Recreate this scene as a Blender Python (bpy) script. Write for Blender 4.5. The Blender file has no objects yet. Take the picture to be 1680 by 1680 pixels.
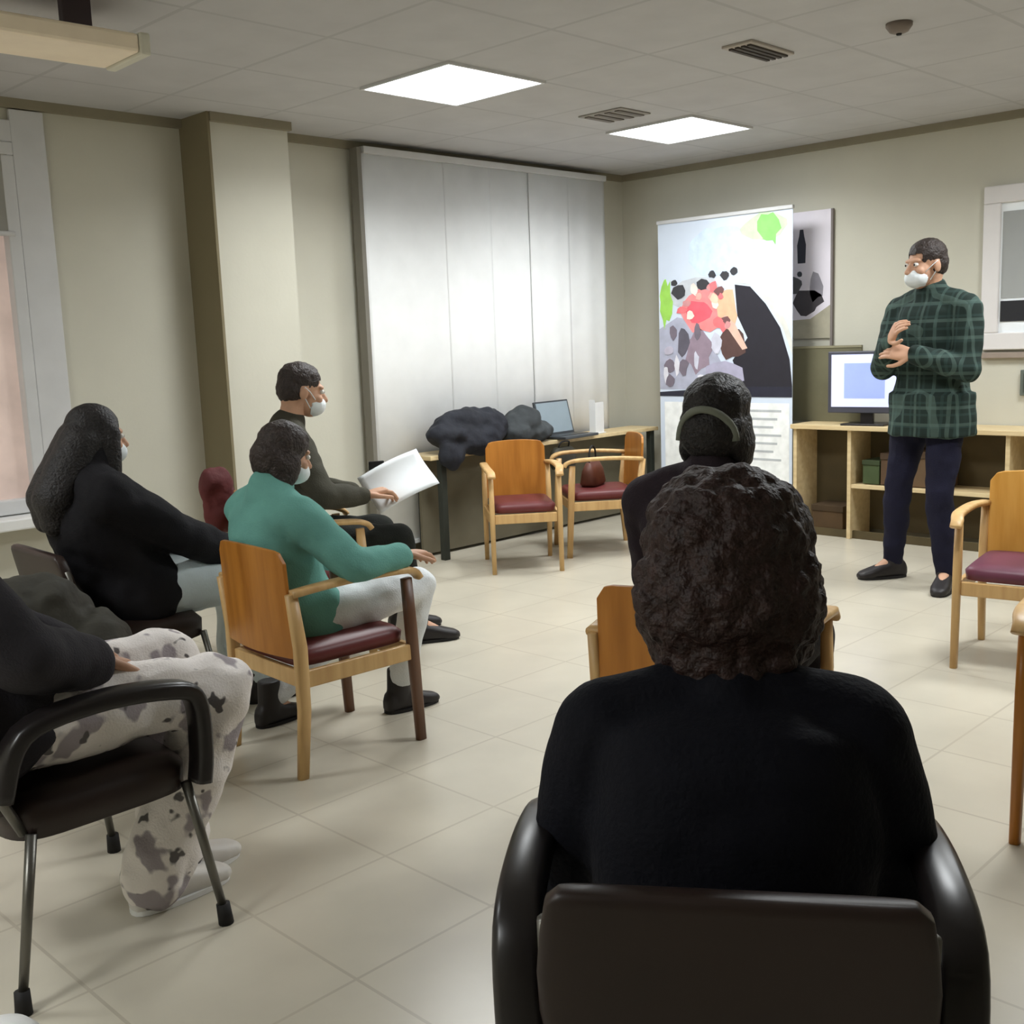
import bpy, bmesh, math, random
from mathutils import Vector, Matrix, noise
C = bpy.context.scene.collection
PI = math.pi
random.seed(7)

# ------------------------------------------------------------------ camera
sc = bpy.context.scene
cam_d = bpy.data.cameras.new('camera'); cam = bpy.data.objects.new('camera', cam_d); C.objects.link(cam)
def cam_axes(f, hy, yaw, roll):
    p = math.atan((840-hy)/f); a = math.radians(45-yaw); q = 2**.5
    F0 = Vector((1,1,0))/q; R0 = Vector((1,-1,0))/q
    F1 = math.cos(a)*F0+math.sin(a)*R0; R = math.cos(a)*R0-math.sin(a)*F0
    F = math.cos(p)*F1+Vector((0,0,-math.sin(p))); U = R.cross(F)
    r = math.radians(roll)
    return F, math.cos(r)*R+math.sin(r)*U, math.cos(r)*U-math.sin(r)*R
F_, R_, U_ = cam_axes(1800, 558.7, 44.7, -2.1)
cam.matrix_world = Matrix((( R_.x, U_.x, -F_.x, 0), (R_.y, U_.y, -F_.y, 0), (R_.z, U_.z, -F_.z, 1.34), (0,0,0,1)))
cam_d.sensor_width = 36; cam_d.lens = 36*1800/1680; cam_d.clip_start = .05
sc.camera = cam
sc.view_settings.view_transform = 'Standard'; sc.view_settings.look = 'None'
sc.view_settings.gamma = 1; sc.view_settings.use_curve_mapping = False
sc.view_settings.exposure = 0.0
LAMP = 12.0          # glow of the ceiling panels' diffusers
LAMP_W = 25.0         # each panel's downward light
w = bpy.data.worlds.new('world'); sc.world = w; w.use_nodes = True
w.node_tree.nodes['Background'].inputs[0].default_value = (.55,.6,.7,1)
w.node_tree.nodes['Background'].inputs[1].default_value = .25

# ------------------------------------------------------------------ materials
def lin(c): return tuple(((v/255)/12.92 if v/255 <= .04045 else ((v/255+.055)/1.055)**2.4) for v in c)
def mat(name, rgb, rough=.7, var=.12, scale=8, metal=0, bump=0, bscale=60, emit=0, spec=.4):
    """rgb = sRGB 0-255 albedo, with a gentle procedural mottling"""
    m = bpy.data.materials.new(name); m.use_nodes = True; nt = m.node_tree; N = nt.nodes; b = N['Principled BSDF']
    c = lin(rgb)
    tc = N.new('ShaderNodeTexCoord'); nz = N.new('ShaderNodeTexNoise'); nz.inputs['Scale'].default_value = scale; nz.inputs['Detail'].default_value = 4
    nt.links.new(tc.outputs['Object'], nz.inputs['Vector'])
    rp = N.new('ShaderNodeValToRGB'); rp.color_ramp.elements[0].position = .3; rp.color_ramp.elements[1].position = .7
    rp.color_ramp.elements[0].color = (*[v*(1-var) for v in c], 1); rp.color_ramp.elements[1].color = (*[min(1, v*(1+var)) for v in c], 1)
    nt.links.new(nz.outputs['Fac'], rp.inputs['Fac']); nt.links.new(rp.outputs['Color'], b.inputs['Base Color'])
    b.inputs['Roughness'].default_value = rough; b.inputs['Metallic'].default_value = metal; b.inputs['Specular IOR Level'].default_value = spec
    if bump:
        n2 = N.new('ShaderNodeTexNoise'); n2.inputs['Scale'].default_value = bscale; nt.links.new(tc.outputs['Object'], n2.inputs['Vector'])
        bp = N.new('ShaderNodeBump'); bp.inputs['Strength'].default_value = bump; bp.inputs['Distance'].default_value = .01
        nt.links.new(n2.outputs['Fac'], bp.inputs['Height']); nt.links.new(bp.outputs['Normal'], b.inputs['Normal'])
    if emit:
        nt.links.new(rp.outputs['Color'], b.inputs['Emission Color']); b.inputs['Emission Strength'].default_value = emit
    return m
def wood(name, a, b_, scale=3, rough=.4, axis='Z'):
    m = mat(name, a, rough, 0, scale); nt = m.node_tree; N = nt.nodes
    mp = N.new('ShaderNodeMapping'); s = {'Z':(9,9,1),'X':(1,9,9),'Y':(9,1,9)}[axis]; mp.inputs['Scale'].default_value = s
    tc = [n for n in N if n.type=='TEX_COORD'][0]; nz = [n for n in N if n.type=='TEX_NOISE'][0]; rp = [n for n in N if n.type=='VALTORGB'][0]
    nt.links.new(tc.outputs['Object'], mp.inputs['Vector']); nt.links.new(mp.outputs['Vector'], nz.inputs['Vector'])
    rp.color_ramp.elements[0].color = (*lin(a),1); rp.color_ramp.elements[1].color = (*lin(b_),1)
    return m
def tile_mat(name, rgb, line, sx, sy, w_, off=(0,0), rough=.3, var=.06, world_noise=2.0, bump=0):
    """square tiles with joints at multiples of sx, sy (object coordinates = metres)"""
    m = mat(name, rgb, rough, var, world_noise, bump=bump, bscale=120); nt = m.node_tree; N = nt.nodes; b = N['Principled BSDF']
    rp = [n for n in N if n.type=='VALTORGB'][0]; tc = [n for n in N if n.type=='TEX_COORD'][0]
    sp = N.new('ShaderNodeSeparateXYZ'); nt.links.new(tc.outputs['Object'], sp.inputs[0])
    def edge(out, s, o):
        a = N.new('ShaderNodeMath'); a.operation='ADD'; a.inputs[1].default_value = -o+100*s; nt.links.new(out, a.inputs[0])
        d = N.new('ShaderNodeMath'); d.operation='PINGPONG'; d.inputs[1].default_value = s/2; nt.links.new(a.outputs[0], d.inputs[0])
        l = N.new('ShaderNodeMath'); l.operation='LESS_THAN'; l.inputs[1].default_value = w_/2; nt.links.new(d.outputs[0], l.inputs[0]); return l
    ex, ey = edge(sp.outputs[0], sx, off[0]), edge(sp.outputs[1], sy, off[1])
    mx = N.new('ShaderNodeMath'); mx.operation='MAXIMUM'; nt.links.new(ex.outputs[0], mx.inputs[0]); nt.links.new(ey.outputs[0], mx.inputs[1])
    mix = N.new('ShaderNodeMixRGB'); nt.links.new(mx.outputs[0], mix.inputs[0]); nt.links.new(rp.outputs['Color'], mix.inputs[1]); mix.inputs[2].default_value = (*lin(line),1)
    nt.links.new(mix.outputs[0], b.inputs['Base Color'])
    return m
M = {}
M['wall'] = mat('wall_paint', (200,197,182), .85, .03, 3, bump=.05)
M['wall_shaded'] = mat('column_side_shade', (128,118,92), .85, .04, 3)  # wall tone with the column side's shade mixed into the colour
M['ceiling'] = tile_mat('ceiling_tile', (188,187,187), (176,175,175), .62, .62, .02, (3.39,3.66), .9, .04, 5)
M['floor'] = tile_mat('floor_tile', (196,189,172), (180,172,155), .405, .40, .008, (1.688,2.19), .28, .07, 3)
M['base'] = mat('skirting', (150,142,120), .5, .05)
M['panel'] = mat('lamp_diffuser', (248,252,255), .5, 0, emit=LAMP)
M['white_plastic'] = mat('white_plastic', (228,228,226), .4, .02)
M['white_metal'] = mat('white_frame', (205,205,205), .4, .03)
M['cream'] = mat('cream_housing', (252,236,212), .5, .04)
M['beech'] = wood('pale_beech', (190,150,98), (214,178,122))
M['beech_x'] = wood('pale_beech_board', (205,180,135), (225,204,160), axis='Y')
M['honey'] = wood('honey_plywood', (160,100,36), (192,128,54), scale=2.2, rough=.35)
M['honey_y'] = wood('yellow_honey_plywood', (196,140,58), (216,164,84), scale=2.2, rough=.35)
M['beech_shaded'] = wood('shaded_beech_post', (92,62,44), (118,82,58))  # beech front posts of one chair, their shade put into the brown
M['maroon'] = mat('maroon_vinyl', (98,40,40), .45, .12, 5)
M['plum'] = mat('plum_vinyl', (98,48,66), .45, .12, 5)
M['black_plastic'] = mat('black_plastic', (34,30,30), .3, .1)
M['brown_vinyl'] = mat('dark_brown_vinyl', (44,32,28), .42, .15, 5)
M['steel'] = mat('grey_steel', (110,108,102), .35, .05, metal=.8)
M['rubber'] = mat('rubber', (22,20,20), .7, .1)
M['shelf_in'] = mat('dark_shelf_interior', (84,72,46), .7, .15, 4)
M['olive'] = mat('olive_board', (112,108,84), .8, .08, 6)  # olive of the added sheet that stands in for the dark wall patch
M['mask'] = mat('mask_cloth', (226,232,234), .8, .03, 30)
M['skin'] = mat('skin', (196,152,124), .55, .06, 20)
M['skin_dark'] = mat('skin_tan', (150,108,84), .55, .06, 20)
M['eye'] = mat('eye_white', (225,222,216), .2, .01)
M['iris'] = mat('iris_brown', (40,26,20), .2, .05)
M['sheet'] = mat('paper', (240,244,246), .7, .02)

# ------------------------------------------------------------------ mesh helpers
def new_obj(name, me, m, parent=None, smooth=True):
    o = bpy.data.objects.new(name, me); C.objects.link(o)
    if m is not None:
        me.materials.clear(); me.materials.append(M[m] if isinstance(m, str) else m)
    if smooth: me.shade_smooth()
    if parent: o.parent = parent
    return o
def obj(name, bm, m, parent=None, smooth=False, bevel=0):
    bmesh.ops.recalc_face_normals(bm, faces=bm.faces)
    me = bpy.data.meshes.new(name); bm.to_mesh(me); bm.free()
    o = new_obj(name, me, m, parent, smooth)
    if bevel:
        md = o.modifiers.new('bevel','BEVEL'); md.width = bevel; md.segments = 2; md.limit_method = 'ANGLE'
    return o
def tag(o, label=None, cat=None, group=None, kind=None):
    for k, v in (('label',label),('category',cat),('group',group),('kind',kind)):
        if v: o[k] = v
    return o
def empty(name, loc, rz=0, label=None, cat=None, group=None):
    o = bpy.data.objects.new(name, None); C.objects.link(o); o.location = loc; o.rotation_euler = (0,0,rz); o.empty_display_size = .1
    return tag(o, label, cat, group)
def struct(name, bm, m, parent=None, **k):
    o = obj(name, bm, m, parent, **k)
    if not parent: o['kind'] = 'structure'
    return o
def box(bm, x0, x1, y0, y1, z0, z1, mtx=None):
    vs = [bm.verts.new((x,y,z)) for x in (x0,x1) for y in (y0,y1) for z in (z0,z1)]
    if mtx:
        for v in vs: v.co = mtx @ v.co
    for f in ((0,1,3,2),(4,6,7,5),(0,4,5,1),(2,3,7,6),(0,2,6,4),(1,5,7,3)): bm.faces.new([vs[i] for i in f])
    return bm
def B(*a, **k): return box(bmesh.new(), *a, **k)
def perp(d):
    d = d.normalized(); a = Vector((0,0,1)) if abs(d.z) < .9 else Vector((1,0,0))
    u = d.cross(a).normalized(); return u, d.cross(u).normalized()
def rings(bm, secs, seg=14, cap=True):
    """secs: (centre, u, v, ru, rv[, exponent])"""
    R = []
    for s in secs:
        c, u, v, a, b = s[:5]; n = s[5] if len(s) > 5 else 2.0; r = []
        for i in range(seg):
            t = 2*PI*i/seg; ct, st = math.cos(t), math.sin(t)
            r.append(bm.verts.new(c + u*a*math.copysign(abs(ct)**(2/n), ct) + v*b*math.copysign(abs(st)**(2/n), st)))
        R.append(r)
    for p, q in zip(R, R[1:]):
        for i in range(seg): bm.faces.new((p[i], p[(i+1)%seg], q[(i+1)%seg], q[i]))
    if cap:
        bm.faces.new(R[0][::-1]); bm.faces.new(R[-1])
def tube(bm, pts, rad, seg=10, flat=1.0, up=None):
    """round (or flattened) bar through points"""
    pts = [Vector(p) for p in pts]; rad = rad if isinstance(rad, (list,tuple)) else [rad]*len(pts); S = []
    u0 = None
    for i, p in enumerate(pts):
        d = (pts[min(i+1,len(pts)-1)] - pts[max(i-1,0)]).normalized()
        if up is not None: v = (Vector(up) - d*d.dot(Vector(up))).normalized(); u = d.cross(v)
        elif u0 is None: u, v = perp(d)
        else: u = (u0 - d*d.dot(u0)).normalized(); v = d.cross(u)
        u0 = u; S.append((p, u, v, rad[i], rad[i]*flat, 2.0 if flat == 1 else 3.5))
    rings(bm, S, seg); return bm
def smooth_pts(pts, n=4):
    pts = [Vector(p) for p in pts]; out = []
    for i in range(len(pts)-1):
        p0, p1, p2, p3 = pts[max(i-1,0)], pts[i], pts[i+1], pts[min(i+2,len(pts)-1)]
        for k in range(n):
            t = k/n; out.append(.5*((2*p1)+(p2-p0)*t+(2*p0-5*p1+4*p2-p3)*t*t+(3*p1-p0-3*p2+p3)*t**3))
    out.append(pts[-1]); return out
def capsule(bm, p0, p1, r0, r1, seg=14):
    p0, p1 = Vector(p0), Vector(p1); d = p1-p0
    if d.length < 1e-6: d = Vector((0,0,1e-4))
    d.normalize(); u, v = perp(d); S = []
    for k in range(1,4):
        t = PI/2*(1-k/3.5); S.append((p0-d*r0*math.sin(t), u, v, r0*math.cos(t), r0*math.cos(t)))
    S.append((p0,u,v,r0,r0)); S.append((p1,u,v,r1,r1))
    for k in range(3,0,-1):
        t = PI/2*(1-k/3.5); S.append((p1+d*r1*math.sin(t), u, v, r1*math.cos(t), r1*math.cos(t)))
    rings(bm, S, seg)
def chain(bm, pts, rad, seg=14):
    for a, b, r, s in zip(pts, pts[1:], rad, rad[1:]): capsule(bm, a, b, r, s, seg)
def blob(bm, c, r, mtx=None, seg=18):
    rr = bmesh.ops.create_uvsphere(bm, u_segments=seg, v_segments=seg//2+2, radius=1)
    T = (mtx or Matrix.Identity(4)) @ Matrix.Translation(Vector(c)) @ Matrix.Diagonal((*r,1))
    for v in rr['verts']: v.co = T @ v.co
def fuse(bm, voxel, smooth=4, amp=0, freq=10, seed=0, keep=None):
    """union of overlapping closed shapes -> one continuous skin"""
    bmesh.ops.recalc_face_normals(bm, faces=bm.faces)
    me = bpy.data.meshes.new('t'); bm.to_mesh(me); bm.free()
    o = bpy.data.objects.new('t', me); C.objects.link(o)
    r = o.modifiers.new('r','REMESH'); r.mode = 'VOXEL'; r.voxel_size = voxel
    if smooth:
        s = o.modifiers.new('s','SMOOTH'); s.iterations = smooth; s.factor = .5
    dg = bpy.context.evaluated_depsgraph_get(); dg.update()
    out = bpy.data.meshes.new_from_object(o.evaluated_get(dg))
    bpy.data.objects.remove(o); bpy.data.meshes.remove(me)
    if amp:
        off = Vector((seed*3.1, seed*1.7, seed)); ns = [v.normal.copy() for v in out.vertices]
        for v, n in zip(out.vertices, ns):
            q = v.co*freq+off; v.co += n*amp*(noise.noise(q)+.5*noise.noise(q*2.3))
    if keep:
        b2 = bmesh.new(); b2.from_mesh(out)
        bmesh.ops.delete(b2, geom=[v for v in b2.verts if not keep(v.co)], context='VERTS'); b2.to_mesh(out); b2.free()
    return out
def join_meshes(ms):
    b = bmesh.new()
    for m in ms: b.from_mesh(m)
    me = bpy.data.meshes.new('body'); b.to_mesh(me); b.free(); return me
def prism(bm, pts, z0, z1, mtx=None):
    a = [bm.verts.new(Vector((x,y,z0))) for x,y in pts]; c = [bm.verts.new(Vector((x,y,z1))) for x,y in pts]; n = len(pts)
    if mtx:
        for v in a+c: v.co = mtx @ v.co
    bm.faces.new(a[::-1]); bm.faces.new(c)
    for i in range(n): bm.faces.new((a[i],a[(i+1)%n],c[(i+1)%n],c[i]))
    return bm
def copy_tree(o, parent=None):
    c = o.copy(); C.objects.link(c); c.parent = parent
    for ch in list(o.children): copy_tree(ch, c)
    return c

# ------------------------------------------------------------------ room shell
X0, X1, Y0, Y1, ZC = -1.6, 6.77, -2.6, 5.40, 2.54
struct('floor', B(X0-.1, X1+.1, Y0-.1, Y1+.1, -.1, 0), 'floor')
struct('ceiling', B(X0-.1, X1+.1, Y0-.1, Y1+.1, ZC, ZC+.1), 'ceiling')
# front wall (with the banner)
struct('wall_front', B(X1, X1+.12, Y0-.1, Y1+.1, 0, ZC), 'wall')
struct('wall_right', B(X0-.1, X1, Y0-.12, Y0, 0, ZC), 'wall')
struct('wall_back', B(X0-.12, X0, Y0, Y1, 0, ZC), 'wall')
# left wall with an opening for the window
WX0, WX1, WZ0, WZ1 = .95, 2.20, .60, 2.34
b = B(X0-.1, WX0, Y1, Y1+.14, 0, ZC); box(b, WX1, X1, Y1, Y1+.14, 0, ZC); box(b, WX0, WX1, Y1, Y1+.14, 0, WZ0); box(b, WX0, WX1, Y1, Y1+.14, WZ1, ZC)
struct('wall_left', b, 'wall')
b = B(3.10, 3.58, 5.14, 5.41, 0, ZC)
struct('wall_column', b, 'wall')
struct('column_shade_face', B(3.085, 3.10, 5.12, 5.40, 0, ZC), 'wall_shaded')        # thin slab painting shade onto the column's turned-away side
struct('baseboard_front', B(X1-.015, X1, Y0, Y1, 0, .08), 'base')
b = B(X0, 3.085, Y1-.015, Y1, 0, .08); box(b, 3.58, X1-.015, Y1-.015, Y1, 0, .08); box(b, 3.1, 3.58, 5.125, 5.14, 0, .08)
struct('baseboard_left', b, 'base')
b = B(X0, 3.085, Y1-.03, Y1, ZC-.045, ZC); box(b, 3.59, X1-.03, Y1-.03, Y1, ZC-.045, ZC); box(b, 3.1, 3.59, 5.11, 5.14, ZC-.045, ZC); box(b, X1-.03, X1, Y0, Y1, ZC-.045, ZC)
struct('trim_2', b, mat('ceiling_edge_trim', (142,134,114), .7, .05))

# window with white frame, sill, pane and roller blind
win = empty('window_1', (WX0, Y1, WZ0)); win['kind'] = 'structure'
W_, H_ = WX1-WX0, WZ1-WZ0
b = B(0,W_,-.03,.09,0,.07); box(b,0,W_,-.03,.09,H_-.06,H_); box(b,0,.06,-.03,.09,.07,H_-.06); box(b,W_-.06,W_,-.03,.09,.07,H_-.06); box(b,W_*.5-.03,W_*.5+.03,-.02,.08,.07,H_-.06)
obj('window_frame', b, 'white_metal', win, bevel=.006)
b = B(-.08,0,-.025,.0,-.04,H_+.06); box(b,W_,W_+.16,-.025,.0,-.04,H_+.15); box(b,-.08,W_+.16,-.022,.0,H_,H_+.10)
obj('window_surround', b, 'white_metal', win, bevel=.004)
obj('window_sill', B(-.1,W_+.12,-.16,.0,-.06,-.005), 'white_plastic', win, bevel=.008)
pane = mat('frosted_night_pane', (196,176,166), .35, .18, 3.5, emit=.45)
obj('window_pane', B(.06,W_-.06,.03,.04,.07,H_-.06), pane, win)
obj('roller_blind', B(.03,W_-.03,-.028,-.02,H_-.42,H_-.02), mat('grey_blind', (150,148,140), .8, .04), win)
obj('blind_rail', tube(bmesh.new(), [(.03,-.03,H_-.42),(W_-.03,-.03,H_-.42)], .012), 'white_metal', win)

# white curtain of wide vertical panels
cur = empty('vertical_blind', (0,5.30,0), label='white floor-length vertical panel blind covering the wall beside the corner', cat='blind')
obj('head_rail', B(4.2,6.43,-.03,.03,2.46,2.50), 'white_metal', cur, bevel=.004)
cm = mat('white_blind_cloth', (238,239,238), .75, .03, 6, spec=.2)
xs = [4.20, 4.865, 5.25, 5.64, 6.02, 6.42]
for i in range(5):
    a, c = xs[i]-.02*(i>0), xs[i+1]; b = bmesh.new(); n = 24
    f = [b.verts.new((a+(c-a)*k/n + (.008 if k==n else 0), -.006*(i%2)+.003*math.sin(k/n*PI*4+i), 2.46)) for k in range(n+1)]
    g_ = [b.verts.new((v.co.x, v.co.y*1.4, .10)) for v in f]
    for k in range(n): b.faces.new((f[k],f[k+1],g_[k+1],g_[k]))
    o = obj('blind_panel', b, cm, cur, smooth=True); s = o.modifiers.new('s','SOLIDIFY'); s.thickness = .003
    obj('bottom_weight', B(a+.005,c-.005,-.012,.008,.085,.11), 'white_plastic', cur)
obj('side_shadow_strip', B(4.155,4.185,-.02,.05,.1,2.49), mat('grey_shadow_strip', (120,116,106), .6, .05), cur)  # grey strip painting the shadow line along the blind's left edge

# ceiling lamps
def ceiling_lamp(x, y, label):
    r = empty('ceiling_lamp', (x, y, ZC), 0, label, 'ceiling light', 'square light panels in the ceiling')
    b = bmesh.new()
    for q in ((-.31,.31,-.31,-.295),(-.31,.31,.295,.31),(-.31,-.295,-.295,.295),(.295,.31,-.295,.295)): box(b, *q, -.012, .002)
    obj('lamp_frame', b, 'white_metal', r); obj('diffuser', B(-.295,.295,-.295,.295,-.006,.001), 'panel', r)
    ld = bpy.data.lights.new('panel_light','AREA'); ld.shape = 'SQUARE'; ld.size = .58; ld.energy = LAMP_W; ld.spread = math.radians(155); ld.color = (.95,.985,1)
    lo = bpy.data.objects.new('panel_light', ld); C.objects.link(lo); lo.parent = r; lo.location = (0,0,-.02)
ceiling_lamp(3.70, 3.95, 'larger lit square ceiling panel, the nearer one above the wooden chairs')
ceiling_lamp(5.57, 4.00, 'smaller lit square ceiling panel, the farther one towards the banner')
ceiling_lamp(3.75, 1.42, 'lit square ceiling panel on the right outside the frame, nearer the camera')
ceiling_lamp(5.60, 1.42, 'lit square ceiling panel on the right outside the frame, by the front wall')

ceiling_lamp(-.02, 3.95, 'added square fill-light panel outside the frame on the left, near the window wall')  # unseen panel added to brighten the left wall

ceiling_lamp(-1.26, 2.04, 'added square fill-light panel behind the viewer on the left')  # unseen panel added to lift the near floor

# ceiling fittings
v = empty('air_vent', (4.33,2.69,ZC), 0, 'dark slotted air vent in the ceiling right of the light panels', 'vent')
obj('vent_frame', B(-.17,.17,-.075,.075,-.012,.0), mat('vent_grey', (176,168,158), .6, .05), v, bevel=.003)
for k in range(4): obj('slat', B(-.15,.15,-.055+k*.03,-.038+k*.03,-.02,-.012), mat('vent_dark', (70,64,58), .7, .1) if k==0 else bpy.data.materials['vent_dark'], v)
v = empty('air_vent', (4.90,3.95,ZC), 0, 'small flat grey vent grille just left of the smaller light panel', 'vent')
obj('vent_frame', B(-.13,.13,-.15,.15,-.008,.0), mat('vent_pale', (150,146,140), .7, .05), v, bevel=.003)
for k in range(4): obj('slat', B(-.11,.11,-.12+k*.07,-.09+k*.07,-.014,-.008), mat('vent_mid', (118,112,106), .7, .05) if k==0 else bpy.data.materials['vent_mid'], v)
d = empty('smoke_detector', (4.44,2.11,ZC), 0, 'small round brownish detector on the ceiling near the top right', 'smoke detector')
b = bmesh.new(); u, v2 = Vector((1,0,0)), Vector((0,1,0))
rings(b, [(Vector((0,0,0)),u,v2,.052,.052),(Vector((0,0,-.012)),u,v2,.052,.052),(Vector((0,0,-.034)),u,v2,.036,.036),(Vector((0,0,-.04)),u,v2,.02,.02)], 24)
obj('detector_body', b, mat('detector_brown', (120,108,98), .5, .05), d, smooth=True)
b = bmesh.new(); rings(b, [(Vector((0,0,-.038)),u,v2,.012,.012),(Vector((0,0,-.046)),u,v2,.010,.010)], 16); obj('sensor_cap', b, 'rubber', d)

# cream roller-screen housing hanging at the ceiling
h = empty('screen_housing', (1.78,3.83,2.40), math.radians(-2), 'cream ceiling-hung screen housing at the top left corner', 'projector screen')
b = B(-1.6,.20,-.15,.13,-.035,.03); obj('housing_case', b, 'cream', h, bevel=.012)
obj('end_cap', B(.20,.24,-.155,.135,-.04,.035), mat('end_cap_grey_white', (216,214,198), .5, .03), h, bevel=.008)
for x in (.03,-1.3): obj('ceiling_bracket', B(x-.05,x+.05,-.06,-.02,.025,.14), mat('bracket_violet_brown', (70,58,62), .5, .1) if x > -.1 else bpy.data.materials['bracket_violet_brown'], h, bevel=.004)

# ------------------------------------------------------------------ front wall furniture
# low open shelf unit
sh = empty('shelf_unit', (6.45,2.35,0), 0, 'low open shelf unit of pale wood with dark compartments along the front wall', 'shelf')
obj('top_board', B(-.03,.31,-1.2,1.405,.70,.73), 'beech_x', sh, bevel=.004)
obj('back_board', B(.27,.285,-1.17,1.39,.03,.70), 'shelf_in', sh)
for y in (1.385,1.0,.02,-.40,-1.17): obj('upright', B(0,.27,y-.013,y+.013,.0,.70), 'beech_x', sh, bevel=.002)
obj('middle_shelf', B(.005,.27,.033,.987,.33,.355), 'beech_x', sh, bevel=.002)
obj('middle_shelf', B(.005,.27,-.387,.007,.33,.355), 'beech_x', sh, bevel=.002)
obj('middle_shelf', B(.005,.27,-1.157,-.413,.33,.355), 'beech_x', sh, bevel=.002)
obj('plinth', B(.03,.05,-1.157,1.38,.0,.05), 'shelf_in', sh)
for i, (y, z0, hh, c) in enumerate([(3.10,.36,.20,(92,70,50)),(3.22,.36,.15,(70,84,52)),(2.86,.36,.22,(104,82,58)),(3.52,.05,.2,(80,60,36)),(1.75,.36,.24,(120,90,50))]):
    bx = empty('storage_box', (6.59,y,z0), 0, ['brown storage box in the upper compartment left of the standing man','low green-brown box beside the taller brown box on the middle shelf','tan storage box directly behind the standing man','dark brown box on the lowest level behind the woman with short hair','brown storage box in the right upper compartment behind the yellow chair'][i], 'box')
    if i == 3: bx.location.z = 0.0
    w2 = .055 if i < 2 else .11
    obj('box_body', B(-.1,.1,-w2,w2,0,hh*.8), mat('box_%d'%i, c, .8, .12), bx, bevel=.003); obj('box_lid', B(-.105,.105,-w2-.004,w2+.004,hh*.8,hh), mat('lid_%d'%i, tuple(int(q*.8) for q in c), .8, .1), bx, bevel=.003)

# computer monitor
mo = empty('monitor', (6.52,3.27,.73), math.radians(6), 'flat monitor with a glowing pale lavender screen on the shelf unit', 'monitor')
obj('bezel', B(-.015,.025,-.25,.25,.075,.465), mat('bezel_grey', (72,72,82), .4, .05), mo, bevel=.006)
b = B(-.018,-.014,-.225,.225,.115,.445); scr = mat('lit_screen', (206,212,246), .3, .03, 3, emit=.55); obj('screen', b, scr, mo)
b = B(-.020,-.0175,-.12,.14,.17,.39); obj('screen_window', b, mat('lit_window', (150,166,245), .3, .05, 8, emit=.55), mo)
obj('monitor_stand', B(.0,.03,-.04,.04,.01,.2), 'black_plastic', mo, bevel=.003); obj('monitor_foot', B(-.08,.11,-.14,.14,.0,.012), 'black_plastic', mo, bevel=.004)

ob = empty('dark_patch_sheet', (6.70,3.70,.73), 0, 'added olive stand-in for the dark wall patch between banner and monitor', 'board')  # flat olive sheet added where the wall shows a darker patch
obj('board_panel', B(0,.02,-.30,.26,0,.50), 'olive', ob, bevel=.003); obj('patch_edge', B(-.004,0,-.30,.26,.485,.50), mat('patch_trim', (140,134,108), .7, .05), ob)  # added flat sheet and edge standing in for the dark wall patch

# framed picture on the wall
fr = empty('picture_frame', (6.77,2.06,1.18), 0, 'large white framed picture with grey field and black bar, right of the standing man', 'picture')
b = bmesh.new()
for q in ((-.6,.6,0,.10),(-.6,.6,.85,.95),(-.6,-.53,.10,.85),(.50,.6,.10,.85)): box(b, -.035, 0, q[0], q[1], q[2], q[3])
obj('frame', b, mat('frame_white', (222,218,216), .5, .02), fr, bevel=.006)
obj('mount', B(-.015,0,-.53,.50,.10,.85), 'sheet', fr)
obj('picture_field', B(-.018,-.015,-.5,.49,.30,.80), mat('picture_grey', (160,162,160), .6, .06, 3), fr)
obj('black_bar', B(-.021,-.016,-.5,.49,.165,.285), mat('picture_black', (34,34,38), .5, .1), fr)
ra = tag(obj('wall_rail', B(6.735,6.77,1.2,2.66,1.13,1.165), mat('rail_taupe', (150,136,124), .6, .06), bevel=.004), 'taupe wooden rail on the wall under the white framed picture', 'rail')
dg_ = empty('wall_socket', (6.77,2.36,.97), 0, 'dark grey wall box under the framed picture at the right edge', 'socket')
obj('socket_plate', B(-.03,0,-.06,.06,-.06,.09), mat('socket_grey', (96,104,96), .6, .08), dg_, bevel=.004); obj('socket_face', B(-.034,-.03,-.04,.04,-.04,.07), mat('socket_dark', (66,72,66), .5, .05), dg_)

# ------------------------------------------------------------------ banners
def poly_part(name, pts, depth, col, parent, emit=0):
    """flat printed patch: pts in (y, z), lying on the sheet facing -x"""
    b = bmesh.new(); a = [b.verts.new((-depth, y, z)) for y, z in pts]; c = [b.verts.new((-depth+.0008, y, z)) for y, z in pts]; n = len(a)
    b.faces.new(a); b.faces.new(c[::-1])
    for i in range(n): b.faces.new((a[i],c[i],c[(i+1)%n],a[(i+1)%n]))
    return obj(name, b, mat('print_'+name, col, .55, .10, 14, emit=emit), parent)
def blobpts(cy, cz, ry, rz, n=18, j=.18, seed=1):
    r = random.Random(seed); return [(cy+ry*math.cos(2*PI*k/n)*(1+r.uniform(-j,j)), cz+rz*math.sin(2*PI*k/n)*(1+r.uniform(-j,j))) for k in range(n)]
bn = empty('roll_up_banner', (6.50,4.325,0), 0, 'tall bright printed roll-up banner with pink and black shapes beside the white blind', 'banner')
PRINT_GLOW = .10  # slight glow added to the printed sheet and patches, which are no lamp
obj('banner_sheet', B(0,.004,-.54,.54,.08,2.12), mat('banner_print_glow', (206,216,230), .5, .05, 2.5, emit=PRINT_GLOW), bn)
obj('banner_foot', B(-.10,.10,-.53,.56,0,.08), 'steel', bn, bevel=.015)
obj('top_rail', B(-.012,.016,-.545,.545,2.115,2.14), 'white_metal', bn, bevel=.004)
obj('support_pole', tube(bmesh.new(), [(.03,0,.08),(.02,0,2.12)], .01), 'steel', bn)
P = lambda n, pts, d, c, e=0: poly_part(n, pts, d, c, bn, e)
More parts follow.
